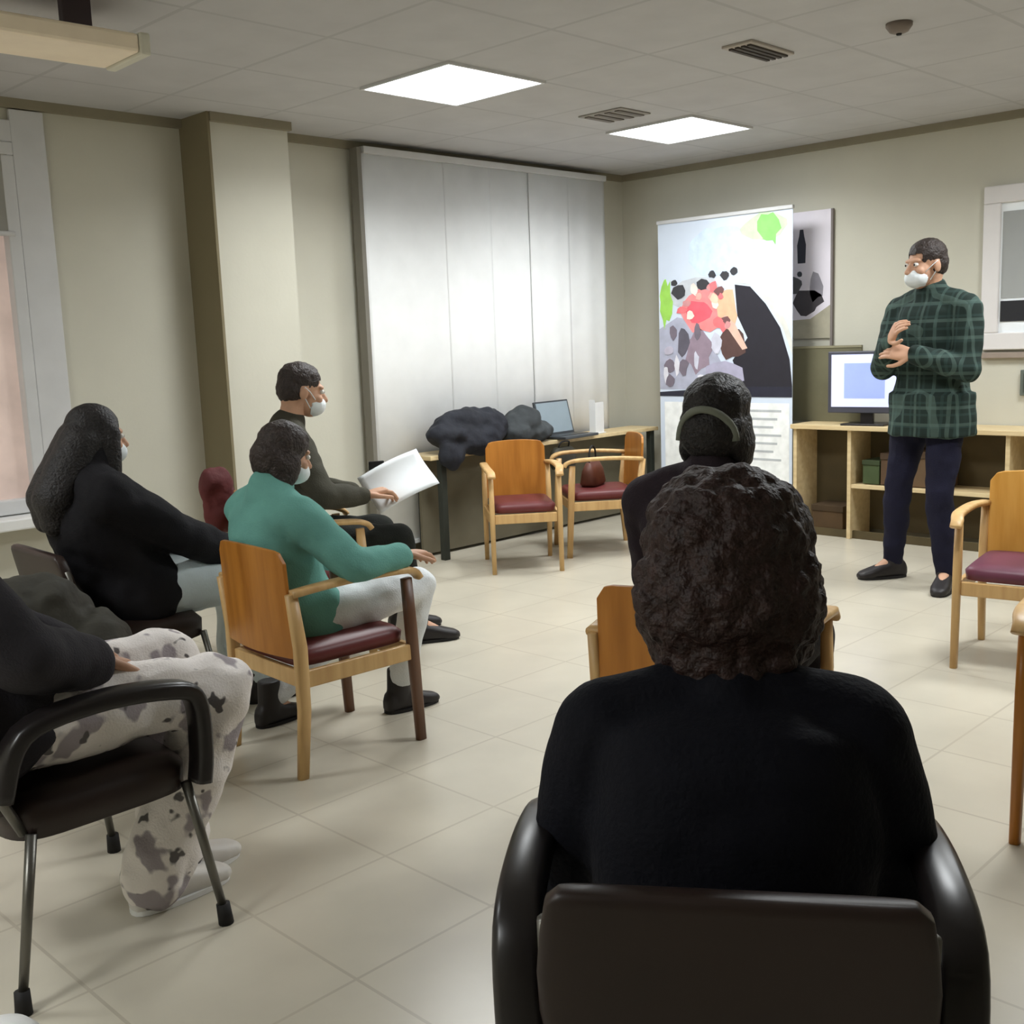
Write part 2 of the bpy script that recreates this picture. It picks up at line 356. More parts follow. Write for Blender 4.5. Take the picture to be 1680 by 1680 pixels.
P('sky_patch', blobpts(.02,1.90,.28,.16,seed=3), .001, (200,216,248), PRINT_GLOW)
P('leaf_print', blobpts(-.37,2.00,.085,.10,14,.38,5), .002, (138,206,112), PRINT_GLOW*.6)
P('leaf_glow', blobpts(-.33,2.02,.17,.085,14,.2,6), .0012, (196,236,180), PRINT_GLOW*.6)
P('green_patch', blobpts(.475,1.57,.055,.17,16,.35,7), .002, (158,212,92), PRINT_GLOW*.5)
P('grey_ground', [(.54,.95),(.54,1.38),(.38,1.46),(.2,1.42),(.05,1.2),(-.1,.95)], .0015, (176,178,196), PRINT_GLOW*.25)
P('pale_cloud', blobpts(.22,1.62,.25,.11,16,.2,8), .0014, (196,200,206), PRINT_GLOW*.4)
P('black_hill', [(-.10,1.66),(-.22,1.64),(-.34,1.52),(-.45,1.36),(-.52,1.15),(-.54,.97),(-.16,.97),(-.08,1.15),(-.2,1.3),(-.12,1.45)], .002, (40,38,46))
P('hill_rim', [(-.10,1.70),(-.24,1.685),(-.38,1.57),(-.50,1.39),(-.54,1.27),(-.54,1.18),(-.47,1.36),(-.35,1.535),(-.22,1.655),(-.10,1.672)], .0025, (214,214,206), PRINT_GLOW*.4)
P('pink_bloom', blobpts(.17,1.50,.19,.15,16,.22,9), .003, (240,140,140), PRINT_GLOW*.5)
P('rose_bloom', blobpts(.20,1.49,.10,.08,12,.2,10), .0036, (232,98,112), PRINT_GLOW*.4)
P('peach_bloom', blobpts(-.04,1.50,.085,.13,12,.25,11), .0036, (240,184,150), PRINT_GLOW*.4)
for k, (y, z, ry, rz) in enumerate([(.36,1.63,.055,.05),(.16,1.67,.06,.04),(-.02,1.73,.03,.03),(-.10,1.75,.03,.03),(.08,1.74,.03,.025),(.40,1.70,.03,.02)]): P('dark_fleck', blobpts(y,z,ry,rz,9,.3,20+k), .004, (62,62,66))
P('mauve_figure', blobpts(.20,1.22,.12,.14,14,.25,31), .003, (150,132,146), PRINT_GLOW*.3)
P('grey_figure', blobpts(.33,1.28,.05,.10,10,.2,32), .0035, (96,92,104))
P('brown_figure', blobpts(-.08,1.26,.10,.11,12,.25,33), .0032, (92,68,64))
P('lilac_patch', blobpts(-.02,1.06,.16,.09,12,.2,34), .0034, (172,168,190), PRINT_GLOW*.25)
P('arm_print', [(.02,1.40),(-.05,1.36),(-.16,1.22),(-.20,1.23),(-.10,1.40),(-.02,1.46)], .0045, (226,186,168), PRINT_GLOW*.3)
P('dark_band', [(.54,.90),(.54,.93),(-.1,.97),(-.54,.97),(-.54,.90)], .003, (44,44,58))
P('text_block', [(.50,.28),(.50,.86),(-.52,.86),(-.52,.28)], .003, (240,242,240), PRINT_GLOW*.6)
rr = random.Random(5)
for k in range(16):
    a, q = rr.uniform(0,2*PI), rr.uniform(.4,1.25)
    P('petal_print', blobpts(.13+.20*q*math.cos(a), 1.50+.13*q*math.sin(a), rr.uniform(.02,.05), rr.uniform(.02,.045), 9, .3, 60+k), .0048+.0001*k, rr.choice([(244,170,160),(236,120,124),(246,206,180),(250,226,214),(190,110,100),(120,84,84),(214,150,150)]), PRINT_GLOW*.3)
for k in range(12):
    P('shade_print', blobpts(rr.uniform(0,.48), rr.uniform(1.0,1.36), rr.uniform(.02,.05), rr.uniform(.03,.07), 9, .3, 90+k), .0048+.0001*k, rr.choice([(206,206,220),(150,146,164),(120,110,122),(190,184,200),(226,224,232)]), PRINT_GLOW*.2)
for k in range(7): P('text_line', [(-.08-.02*(k%2),.80-k*.055),(-.08-.02*(k%2),.815-k*.055),(-.46+.03*(k%3),.815-k*.055),(-.46+.03*(k%3),.80-k*.055)], .004, (186,190,192), 0)

po = empty('wall_poster', (6.765,3.85,1.28), 0, 'grey-lilac poster with dark splashes and a black bottle, right behind the bright banner', 'poster')
obj('poster_sheet', B(-.01,0,-.20,.55,0,.835), mat('poster_lilac', (232,226,234), .6, .05, 4), po)
obj('poster_rail', B(-.018,-.0,-.215,-.2,-.35,.835), mat('poster_edge', (124,116,112), .6, .05), po)
Q = lambda n, pts, d, c: poly_part(n, pts, .01+d, c, po)
Q('bottle_print', [(-.012,.50),(.045,.50),(.05,.62),(.035,.68),(.03,.72),(.005,.72),(-.002,.68),(-.016,.62)], .001, (54,56,66))
Q('black_splash', blobpts(-.02,.24,.11,.085,12,.3,41), .001, (70,66,70)); Q('black_splash', blobpts(.07,.36,.07,.06,10,.3,42), .0012, (88,88,90)); Q('grey_splash', blobpts(-.09,.34,.06,.09,10,.3,43), .001, (146,142,150))
Q('beige_corner', [(-.2,.0),(.3,.0),(.2,.12),(-.05,.13),(-.2,.22)], .0008, (172,166,146)); Q('dark_dot', blobpts(.03,.43,.02,.02,8,.1,44), .0016, (70,76,82))

# ------------------------------------------------------------------ wooden armchair
def wooden_armchair(label, loc, rz, back='honey', cush='maroon', post='beech', group='wooden armchairs with vinyl seats', w=.236):
    """front faces local +y, origin on the floor at the centre"""
    t = empty('wooden_armchair', loc, rz, label, 'chair', group)
    d, zs, za, zt = .215, .40, .60, .735
    for s in (-1,1):
        b = bmesh.new(); tube(b, [(s*w,d+.02,0),(s*w,d,.40),(s*w,d-.01,za-.03)], [.018,.021,.019], 12, .75, up=(1,0,0)); obj('front_leg', b, post, t, smooth=True)
        b = bmesh.new(); tube(b, [(s*w,-d-.02,0),(s*w,-d,.22),(s*w,-d,.42),(s*w,-d-.02,zt-.14)], [.018,.021,.022,.019], 12, .75, up=(1,0,0)); obj('rear_leg', b, 'beech', t, smooth=True)
        b = bmesh.new(); tube(b, smooth_pts([(s*w,-d-.02,za-.005),(s*(w+.012),-.05,za+.008),(s*(w+.012),d-.05,za+.004),(s*w,d+.02,za-.012),(s*w,d+.042,za-.035)],4), .024, 12, .5, up=(0,0,1)); obj('armrest', b, 'beech', t, smooth=True)
        obj('side_rail', B(s*w-.011,s*w+.011,-d+.01,d-.01,.29,.345), 'beech', t, bevel=.004)
    obj('front_rail', B(-w+.015,w-.015,d-.016,d+.006,.29,.345), 'beech', t, bevel=.004); obj('rear_rail', B(-w+.015,w-.015,-d-.006,-d+.016,.29,.345), 'beech', t, bevel=.004)
    # plywood back: curved, rounded top corners
    b = bmesh.new(); n, mz = 18, 12; fr_, bk = [], []
    for j in range(mz+1):
        rf, rb = [], []
        for i in range(n+1):
            u = -1+2*i/n; v = j/mz
            hw = w-.012; z1 = zt - .012*u*u - .035*(max(0,abs(u)-.82)/.18)**2.2 + .0*u
            x = u*hw*(1-.015*v); z = .385+(z1-.385)*v; y = -d-.010-.016*v-.026*(1-u*u)
            rf.append(b.verts.new((x,y+.007,z))); rb.append(b.verts.new((x,y-.007,z)))
        fr_.append(rf); bk.append(rb)
    for j in range(mz):
        for i in range(n):
            b.faces.new((fr_[j][i],fr_[j][i+1],fr_[j+1][i+1],fr_[j+1][i])); b.faces.new((bk[j][i],bk[j+1][i],bk[j+1][i+1],bk[j][i+1]))
    for i in range(n): b.faces.new((fr_[0][i],bk[0][i],bk[0][i+1],fr_[0][i+1])); b.faces.new((fr_[mz][i],fr_[mz][i+1],bk[mz][i+1],bk[mz][i]))
    for j in range(mz): b.faces.new((fr_[j][0],fr_[j+1][0],bk[j+1][0],bk[j][0])); b.faces.new((fr_[j][n],bk[j][n],bk[j+1][n],fr_[j+1][n]))
    obj('backrest', b, back, t, smooth=False, bevel=.003)
    b = bmesh.new(); Z = Vector((0,0,1)); X = Vector((1,0,0)); Y = Vector((0,1,0))
    rings(b, [(Z*.347,X,Y,w-.03,d-.02,8),(Z*.352,X,Y,w-.018,d-.004,8),(Z*.385,X,Y,w-.014,d,8),(Z*.402,X,Y,w-.03,d-.02,8),(Z*.41,X,Y,w-.10,d-.08,6)], 48); obj('seat', b, cush, t, smooth=True)
    return t
D = math.radians
wooden_armchair('honey-backed wooden armchair in which the person in teal sits', (2.10,3.005,0), D(-93), post='beech_shaded', w=.216)
wooden_armchair('honey-backed wooden armchair holding the dark-haired person in front of the nearest sitter', (2.36,1.60,0), D(13-90))
wooden_armchair('empty wooden armchair standing alone in front of the coat-covered table', (4.66,4.53,0), D(231-90), cush='maroon', w=.198)
wooden_armchair('wooden armchair carrying the small brown handbag, turned towards the white blind', (5.30,4.47,0), D(142-90))
wooden_armchair('wooden armchair with yellow back and plum seat at the right, facing the audience', (4.45,1.52,0), D(189-90), back='honey_y', cush='plum')
wooden_armchair('wooden armchair cut off by the right edge, only its post and arm tip showing', (3.07,.775,0), D(187-90), post='honey')
wooden_armchair('wooden armchair against the left wall under the man with the paper', (2.74,4.02,0), D(-24-90), )

# ------------------------------------------------------------------ dark chair with arm loops and thin steel legs
def dark_armchair(label, loc, rz, back_h=.74, w=.27, arms=True):
    t = empty('dark_armchair', loc, rz, label, 'chair', 'dark armchairs with looped arms')
    d = .20
    for s in (-1,1):
        for (y0,y1) in ((d-.015,d+.035),(-d+.03,-d-.035)):
            b = bmesh.new(); tube(b, [(s*(w-.02),y0,.36),(s*(w+.015),y1,.035)], [.012,.010], 12); lg = obj('leg', b, 'steel', t, smooth=True)
            b = bmesh.new(); tube(b, [(s*(w+.013),y1,.05),(s*(w+.018),y1*1.01,0)], [.016,.018], 12); obj('leg_tip', b, 'rubber', lg, smooth=True)
        if not arms: continue
        b = bmesh.new(); tube(b, smooth_pts([(s*w,-d-.03,.46),(s*(w+.01),-d+.02,.585),(s*(w+.015),-.03,.615),(s*(w+.015),d-.06,.60),(s*(w+.005),d+.01,.56),(s*w,d+.02,.44),(s*w,d+.01,.36)],5), [.021]*31, 14, 1.55, up=(1,0,0)); obj('armrest', b, 'black_plastic', t, smooth=True)
    Z = Vector((0,0,1)); X = Vector((1,0,0)); Y = Vector((0,1,0))
    b = bmesh.new(); rings(b, [(Z*.335,X,Y,w-.03,d-.01,6),(Z*.345,X,Y,w-.01,d+.01,6),(Z*.40,X,Y,w-.008,d+.012,6),(Z*.425,X,Y,w-.03,d-.01,6),(Z*.43,X,Y,w-.1,d-.08,5)], 44); obj('seat', b, 'brown_vinyl', t, smooth=True)
    b = bmesh.new(); S = []
    for v in [0,.02,.06,.2,.4,.6,.8,.94,.985,1]:
        z = .40+(back_h-.40)*v; e = min(1, .93+ .07*min(1,min(v,1-v)/.06)); S.append((Vector((0,-d-.01-.07*v,z)), X, Y, (w-.045+.02*math.sin(v*PI))*e, .022*e if 0<v<1 else .010, 7))
    rings(b, S, 48); obj('backrest', b, 'brown_vinyl', t, smooth=True)
    for s in (-1,1):
        b = bmesh.new(); tube(b, [(s*(w-.035),-d+.02,.36),(s*(w-.035),-d-.02,.45),(s*(w-.04),-d-.065,back_h-.05)], .011, 10); obj('back_support', b, 'steel', t, smooth=True)
    return t
dark_armchair('dark armchair with looped arms and thin legs under the person in pale patterned trousers', (.985,2.50,0), D(-90))
dark_armchair('dark-backed armchair in the foreground carrying the large dark-clothed sitter', (1.235,.82,0), D(35-90), .70, .262)
dark_armchair('dark armless chair mostly hidden under the long-haired person in black by the window', (1.74,3.70,0), D(-92), .70, .25, False)

# ------------------------------------------------------------------ table with coats
tb = empty('table', (5.35,5.10,0), 0, 'long pale-topped table on dark legs along the white blind', 'table')
obj('tabletop', B(-.98,1.3,-.10,.16,.635,.662), 'beech_x', tb, bevel=.004); 
obj('under_panel', B(-.90,1.25,.10,.12,.02,.635), mat('grey_olive_panel', (104,98,80), .8, .06), tb)  # grey-olive panel filling the space below the tabletop
for x, y in ((-.86,-.06),(-.86,.13),(1.25,-.06),(1.25,.13)): obj('leg', B(x-.022,x+.022,y-.022,y+.022,0,.635), mat('table_leg_dark', (44,48,42), .5, .1) if (x,y)==(-.86,-.06) else bpy.data.materials['table_leg_dark'], tb, bevel=.004)
def coat(name, label, cat, blobs, col, loc, rz=0, amp=.02, bump=.4, **k):
    b = bmesh.new()
    for c, r in blobs: blob(b, c, r)
    me = fuse(b, .012, 3, amp, 9, len(label)); o = new_obj(name, me, mat(name+'_'+str(len(label)), col, .8, .25, 6, bump=bump, bscale=30)); o.location = loc; o.rotation_euler.z = rz
    return tag(o, label, cat, **k)
coat('coat', 'black padded coat heaped on the left end of the table', 'coat', [((0,0,.10),(.26,.11,.12)),((-.17,-.02,.06),(.16,.13,.08)),((.16,0,.09),(.20,.12,.12)),((.02,-.08,.02),(.22,.07,.10)),((-.2,-.09,-.04),(.10,.05,.12))], (34,36,44), (4.73,5.07,.715), bump=.6)
coat('jacket', 'charcoal jacket folded on the table between the black coat and the laptop', 'jacket', [((0,0,.09),(.17,.12,.13)),((.1,-.05,.05),(.14,.09,.07)),((-.1,-.04,.05),(.14,.09,.08))], (58,62,64), (5.27,5.09,.682), .1)
lp = empty('laptop', (5.70,5.06,.664), D(4), 'open laptop with a pale grey screen beside the dark coats', 'laptop')
obj('laptop_base', B(-.19,.19,-.12,.10,0,.018), mat('laptop_grey', (62,66,70), .4, .05), lp, bevel=.004); obj('keyboard', B(-.16,.16,-.05,.08,.018,.021), 'black_plastic', lp)
lid = obj('laptop_lid', B(-.19,.19,-.008,.008,0,.24), bpy.data.materials['laptop_grey'], lp, bevel=.004); lid.location = (0,.10,.015); lid.rotation_euler.x = D(-14)
obj('laptop_screen', B(-.175,.175,-.010,-.008,.015,.228), mat('laptop_lit', (142,156,164), .4, .08, 4, emit=.12), lid)
bt = empty('document_holder', (6.0,5.05,.664), D(10), 'white upright plastic document holder right of the laptop', 'document holder')
obj('holder_front', B(-.06,.06,-.02,-.016,0,.22), 'white_plastic', bt); obj('holder_side', B(-.06,-.056,-.016,.03,0,.24), 'white_plastic', bt); obj('holder_base', B(-.07,.07,-.03,.06,0,.006), 'white_plastic', bt)
hb = empty('handbag', (5.29,4.50,.412), D(20), 'small brown handbag on the half-hidden wooden armchair', 'bag')
b = bmesh.new(); X=Vector((1,0,0)); Y=Vector((0,1,0)); Z=Vector((0,0,1)); rings(b, [(Z*.0,X,Y,.10,.05,4),(Z*.02,X,Y,.12,.06,4),(Z*.10,X,Y,.11,.045,4),(Z*.15,X,Y,.09,.02,4)], 24); obj('bag_body', b, mat('bag_brown', (84,44,30), .5, .2), hb, smooth=True)
b = bmesh.new(); tube(b, smooth_pts([(-.06,0,.14),(-.05,0,.22),(0,0,.25),(.05,0,.22),(.06,0,.14)],5), .006, 8); obj('bag_handle', b, 'rubber', hb, smooth=True)
bk = empty('backpack', (4.93,4.86,.0), D(0), 'dark rounded bag hanging at the table edge behind the lone wooden chair', 'bag'); bk.location=(5.52,4.955,.45)
b = bmesh.new(); rings(b, [(Z*.02,X,Y,.10,.03,3),(Z*.05,X,Y,.12,.04,3),(Z*.14,X,Y,.11,.04,3),(Z*.165,X,Y,.08,.02,3)], 24); obj('bag_body', b, mat('bag_olive_black', (48,46,36), .6, .2), bk, smooth=True)
b = bmesh.new(); tube(b, smooth_pts([(-.05,0,.15),(-.04,-.02,.2),(.04,-.02,.2),(.05,0,.15)],4), .006, 8); obj('bag_handle', b, 'rubber', bk, smooth=True)

# ------------------------------------------------------------------ people
def ik(a, c, l1, l2, hint):
    a, c, hint = Vector(a), Vector(c), Vector(hint); v = c-a; d = v.length
    if d > (l1+l2)*.995: c = a+v*((l1+l2)*.995/d); v = c-a; d = v.length
    x = (l1*l1-l2*l2+d*d)/(2*d); h = math.sqrt(max(l1*l1-x*x, 0)); n = v.normalized(); p = hint - n*hint.dot(n); p.normalize()
    return a+n*x+p*h, c
def hand_mesh(wrist, d, n, side, s, curl):
    """palm, four bent fingers of unequal length and a thumb from the side of the palm; d points along the fingers, n out of the back of the hand"""
    d = Vector(d).normalized(); n = Vector(n); n = (n-d*n.dot(d)).normalized(); x = d.cross(n)*side    # x towards the thumb
    b = bmesh.new(); w0 = Vector(wrist)
    rings(b, [(w0-d*.02*s,x,n,.024*s,.018*s),(w0+d*.02*s,x,n,.031*s,.018*s,3),(w0+d*.06*s,x,n,.040*s,.016*s,3),(w0+d*.092*s,x,n,.040*s,.013*s,3),(w0+d*.10*s,x,n,.036*s,.010*s,3)], 18)
    for k, (off, L) in enumerate(zip((.030,.010,-.010,-.029),(.068,.077,.071,.055))):
        p = w0+d*.085*s+x*off*s; q = d.copy(); pts = [p]; a = math.radians(curl)*(.8+.15*k)
        for f, m_ in ((.45,.7),(.32,1.2),(.25,.8)):
            q = (q*math.cos(a*m_)-n*math.sin(a*m_)).normalized() if f else q
            # keep q perpendicular rotation in the d-n plane
            nn = (n - q*n.dot(q)).normalized(); p = p+q*L*f*1.05*s; pts.append(p)
        chain(b, pts, [.0092*s,.0086*s,.0078*s,.0068*s], 10)
    p = w0+d*.025*s+x*.026*s; q = (d*.62+x*.72-n*.25).normalized(); pts = [p, p+q*.035*s, p+q*.035*s+(d*.85+x*.4-n*.3).normalized()*.032*s]; pts.append(pts[-1]+(d*.95+x*.1-n*.35).normalized()*.026*s)
    chain(b, pts, [.014*s,.0115*s,.0098*s,.008*s], 10)
    return fuse(b, .0036, 1)
def person(label, loc, rz, p):
    g = p.get('girth',1); s = p.get('s',1); gl = p.get('girth_leg', g); k_ = p.get('skin','skin')
    t = empty('person', loc, rz, label, 'person', None)
    hip = Vector(p['hip']); lean = D(p.get('lean',5)); hunch = D(p.get('hunch',10)); nf = D(p.get('neck',20))
    up = lambda a: Vector((0,-math.sin(a),math.cos(a)))
    Xv = Vector((1,0,0)); tw = D(p.get('twist',0)); Xt = Vector((math.cos(tw),math.sin(tw),0))
    u1, u2, u3 = up(lean), up(lean-hunch), up(lean-hunch-nf)
    p1 = hip+u1*.22*s; p2 = p1+u2*.28*s; sh_c = p2-u2*.055*s; nk = p2+u3*.09*s; 
    hc = nk+u3*.075*s+Vector((0,.02,0))*s+Vector((0,0,p.get('headup',0)))
    sw = p.get('shoulder',.175)*s
    SH = [sh_c-Xt*sw, sh_c+Xt*sw]; HP = [hip-Xv*.09*s*max(1,g*.95), hip+Xv*.09*s*max(1,g*.95)]
    def torso(b, e, neck=True):
        f = lambda u: (Xt.cross(u)*-1)
        F1 = Xv.cross(u1); F2 = Xt.cross(u2)
        S = [(hip-u1*.10*s,Xv,F1,.11*s*g+e,.09*s*g+e),(hip-u1*.05*s,Xv,F1,.165*s*g+e,.12*s*g+e,2.4),(hip+u1*.05*s,Xv,F1,.165*s*g+e,.12*s*g+e,2.4),(hip+u1*.16*s,Xv,F1,.145*s*g+e,.108*s*g+e,2.3),
             (p1+u2*.06*s,Xt,F2,.152*s*g+e,.115*s*g+e,2.3),(p1+u2*.15*s,Xt,F2,(.165*s+e)*(.5+.5*g),.115*s*g+e,2.4),(p2-u2*.06*s,Xt,F2,(.168*s+e)*(.5+.5*g),.095*s*g+e,2.3),(p2-u2*.015*s,Xt,F2,.125*s+e,.072*s+e),(p2+u2*.012*s,Xt,F2,.075*s+e,.06*s+e)]
        rings(b, S, 28)
    b = bmesh.new(); torso(b, 0)
    chain(b, [p2-u2*.03*s, nk, hc-u3*.02*s], [.062*s,.053*s,.05*s])
    for i in (0,1): capsule(b, p2+u2*.015*s, SH[i], .045*s, .056*s*(.4+.6*g))
    arms, legs = [], []; ls = p.get('ls',1)*s
    for i in (0,1):
        A = SH[i]; h_ = p['hands'][i]; el, wr = ik(A, h_, .285*s, .255*s, p.get('elbow',[(-.6,-.5,-.6),(.6,-.5,-.6)])[i]); arms.append((A,el,wr))
        chain(b, [A, A.lerp(el,.5), el, el.lerp(wr,.35), wr], [.058*s*(.4+.6*g),.05*s*(.4+.6*g),.04*s,.04*s,.026*s])
        H = HP[i]; kn, an = ik(H, p['feet'][i], .43*ls, .41*ls, p.get('knee',[(-.15,1,.4),(.15,1,.4)])[i]); legs.append((H,kn,an))
        chain(b, [H, H.lerp(kn,.5), kn, kn.lerp(an,.35), an], [.085*s*gl,.072*s*gl,.054*s,.052*s,.036*s])
        fd = Vector(p.get('footdir',[(-.1,1,0),(.1,1,0)])[i]).normalized(); z0 = an.z; an0 = an
        chain(b, [an, an+fd*.10*s-Vector((0,0,z0-.035*s)) if z0 < .16 else an+fd*.1*s-Vector((0,0,.06*s))], [.034*s,.028*s])
    # head on its own frame: y forward
    yaw = D(p.get('yaw',0)); pit = D(p.get('pitch',0)); HM = Matrix.Translation(hc)@Matrix.Rotation(yaw,4,'Z')@Matrix.Rotation(-pit,4,'X')@Matrix.Rotation(D(p.get('roll',0)),4,'Y')@Matrix.Diagonal((s*.98*p.get('hs',1),s*.98*p.get('hs',1),s*.98*p.get('hs',1),1))
    hb_ = bmesh.new(); E = lambda c, r: blob(hb_, c, r, HM)
    E((0,-.014,.035),(.074,.093,.082)); E((0,.036,-.028),(.060,.056,.080)); E((0,.044,-.080),(.040,.042,.030)); E((0,.074,.026),(.052,.022,.014)); E((0,-.03,-.04),(.055,.06,.06))
    for sx in (-1,1): E((sx*.074,-.008,-.008),(.010,.020,.031)); E((sx*.034,.066,-.026),(.026,.024,.024))
    E((0,.090,-.056),(.024,.012,.006)); E((0,.088,-.066),(.020,.012,.006))
    chain(hb_, [HM@Vector((0,.086,.014)), HM@Vector((0,.112,-.026))], [.008*s,.013*s]); chain(hb_, [HM@Vector((-.012,.096,-.030)), HM@Vector((.012,.096,-.030))], [.009*s,.009*s])
    chain(hb_, [HM@Vector((0,-.03,-.05)), nk-u3*.06*s], [.05*s,.052*s])
    ms = [fuse(b, .011, 5), fuse(hb_, .005, 2)]
    for i in (0,1):
        A, el, wr = arms[i]; dr = (wr-el).normalized(); hd = p.get('handdir',[None,None])[i]; hn = p.get('handup',[(0,0,1),(0,0,1)])[i]
        if p.get('fine_hands',True): ms.append(hand_mesh(wr, hd or dr, hn, (1 if i else -1), s, p.get('curl',28)))
    body = new_obj('body', join_meshes(ms), k_, t)
    # eyes
    for sx in (-1,1):
        b = bmesh.new(); blob(b, (sx*.031,.083,.008), (.0125,.0125,.0105), HM, 12); ey = obj('eye', b, 'eye', t, smooth=True)
        b = bmesh.new(); blob(b, (sx*.031,.0925,.008), (.006,.0045,.006), HM, 10); obj('iris', b, 'iris', ey, smooth=True)
    if p.get('mask',True):
        b = bmesh.new(); blob(b, (0,.050,-.055), (.060,.067,.052), HM); iv = HM.inverted()
        me = fuse(b, .006, 2, .002, 25, keep=lambda c: (iv@c).y > .035); o = new_obj('face_mask', me, 'mask', t); md = o.modifiers.new('s','SOLIDIFY'); md.thickness = .002
        for sx in (-1,1):
            b = bmesh.new(); tube(b, [HM@Vector(q) for q in ((sx*.058,.05,-.03),(sx*.074,.02,.0),(sx*.079,-.006,.018),(sx*.077,-.018,-.005),(sx*.066,.03,-.07))], .0022*s, 6); obj('ear_loop', b, 'mask', o, smooth=True)
    # clothes
    th = p.get('thick',.014)
    b = bmesh.new(); torso(b, th)
    for i in (0,1):
        A, el, wr = arms[i]; e = th; cut = p.get('sleeve',.93); w2 = el.lerp(wr,cut)
        chain(b, [SH[1-i].lerp(A,.55), A], [.055*s+e,.056*s*(.4+.6*g)+e]); capsule(b, p2+u2*.015*s, A, .045*s+e, .056*s*(.4+.6*g)+e)
        chain(b, [A, A.lerp(el,.5), el, el.lerp(wr,.35*cut), w2], [.058*s*(.4+.6*g)+e,.052*s*(.4+.6*g)+e,.044*s+e,.042*s+e,.029*s+e])
    if p.get('collar'): chain(b, [p2-u2*.01*s, p2+u3*p['collar']*s], [.074*s+e,.064*s+e])
    if p.get('hem'): rings(b, [(hip-Vector((0,0,.16*s)),Xv,Vector((0,-1,0)),.195*s*g+th,.15*s*g+th,2.4),(hip+u1*.05*s,Xv,Xv.cross(u1),.185*s*g+th,.14*s*g+th,2.4)], 28)
    for q0, q1, r0, r1 in p.get('extra',[]): capsule(b, q0, q1, r0, r1)
    new_obj(p.get('top_name','sweater'), fuse(b, .010, 4, p.get('fold',.010), 8, loc[0]), p['top'], t)
    b = bmesh.new(); rings(b, [(hip-u1*.11*s,Xv,Xv.cross(u1),.10*s*g,.08*s*g),(hip-u1*.05*s,Xv,Xv.cross(u1),.168*s*g,.122*s*g,2.4),(hip+u1*.07*s,Xv,Xv.cross(u1),.165*s*g,.12*s*g,2.4)], 24)
    fl = p.get('flare',.0); e = .010
    for i in (0,1):
        H, kn, an = legs[i]; a2 = kn.lerp(an,p.get('trouser',1.0))
        chain(b, [H, H.lerp(kn,.5), kn, kn.lerp(an,.4), a2], [.088*s*gl+e,.076*s*gl+e,.058*s+e+fl*.3,.054*s+e+fl*.6,.042*s+e+fl])
    new_obj('trousers', fuse(b, .010, 3, p.get('fold_leg',.010), 9, loc[1]), p['bottom'], t)
    for i in (0,1):
        H, kn, an = legs[i]; fd = Vector(p.get('footdir',[(-.1,1,0),(.1,1,0)])[i]).normalized(); sd = fd.cross(Vector((0,0,1))); zz = Vector((0,0,1)); base = Vector((an.x,an.y,0)) if an.z < .16 else an-zz*.085*s
        b = bmesh.new()
        rings(b, [(base-fd*.07*s+zz*.035*s,sd,zz,.022*s,.028*s,3),(base-fd*.055*s+zz*.045*s,sd,zz,.036*s,.044*s,3),(base+fd*.0+zz*.048*s,sd,zz,.040*s,.048*s,3),(base+fd*.07*s+zz*.038*s,sd,zz,.043*s,.038*s,3),(base+fd*.13*s+zz*.028*s,sd,zz,.046*s,.028*s,3),(base+fd*.175*s+zz*.022*s,sd,zz,.038*s,.021*s,2.6),(base+fd*.195*s+zz*.018*s,sd,zz,.02*s,.013*s)], 20)
        rings(b, [(base+zz*.05*s,fd,sd,.056*s,.044*s),(base+zz*(p.get('boot',.135))*s+(an-base)*0,fd,sd,.048*s,.045*s)], 16)
        me = fuse(b, .006, 2); so = new_obj('shoe', me, p['shoe'], t)
        b = bmesh.new(); rings(b, [(base+fd*.06*s+zz*.001,sd,fd,.047*s,.132*s,2.6),(base+fd*.06*s+zz*.014*s,sd,fd,.047*s,.132*s,2.6)], 24); obj('sole', b, p.get('sole','rubber'), so)
    # hair
    hs = p['hair']; b = bmesh.new(); E = lambda c, r: blob(b, c, r, HM); iv = HM.inverted()
    if hs == 'short':
        E((0,-.016,.050),(.080,.098,.080)); E((0,-.045,.01),(.078,.072,.078)); kp = lambda c: not ((iv@c).y > .062 and (iv@c).z < .055) and (iv@c).z > -.075
        me = fuse(b, .006, 2, .004, 40, keep=kp)
    elif hs == 'bob':
        E((0,-.015,.045),(.092,.105,.088)); E((0,-.05,-.02),(.092,.085,.09)); [E((sx*.072,-.015,-.05),(.028,.06,.085)) for sx in (-1,1)]
        me = fuse(b, .007, 3, .005, 26, keep=lambda c: not (iv@c).y > .075)
    elif hs == 'curly':
        E((0,-.015,.045),(.112,.122,.104)); E((0,-.045,-.02),(.124,.100,.112)); E((0,-.05,-.09),(.098,.08,.085)); [E((sx*.065,-.02,-.05),(.050,.07,.085)) for sx in (-1,1)]
        me = fuse(b, .006, 2, .011, 30, keep=lambda c: not (iv@c).y > .088)
    elif hs == 'long':
        E((0,-.018,.042),(.088,.104,.090)); E((0,-.055,-.02),(.085,.08,.10))
        for q in (-.025,.025): chain(b, [HM@Vector((q,-.06,-.02)), sh_c+Vector((q*1.3,-.11*s*g,.0)), sh_c+Vector((q*1.3,-.12*s*g,-.08*s))], [.085*s,.088*s,.06*s])
        [chain(b, [HM@Vector((sx*.060,.035,.02)), HM@Vector((sx*.066,.04,-.13))], [.038*s,.042*s]) for sx in (-1,1)]
        me = fuse(b, .008, 6, .004, 14, keep=lambda c: not ((iv@c).y > .078 and (iv@c).z < .07))
    ho = new_obj('hair', me, p['haircol'], t)
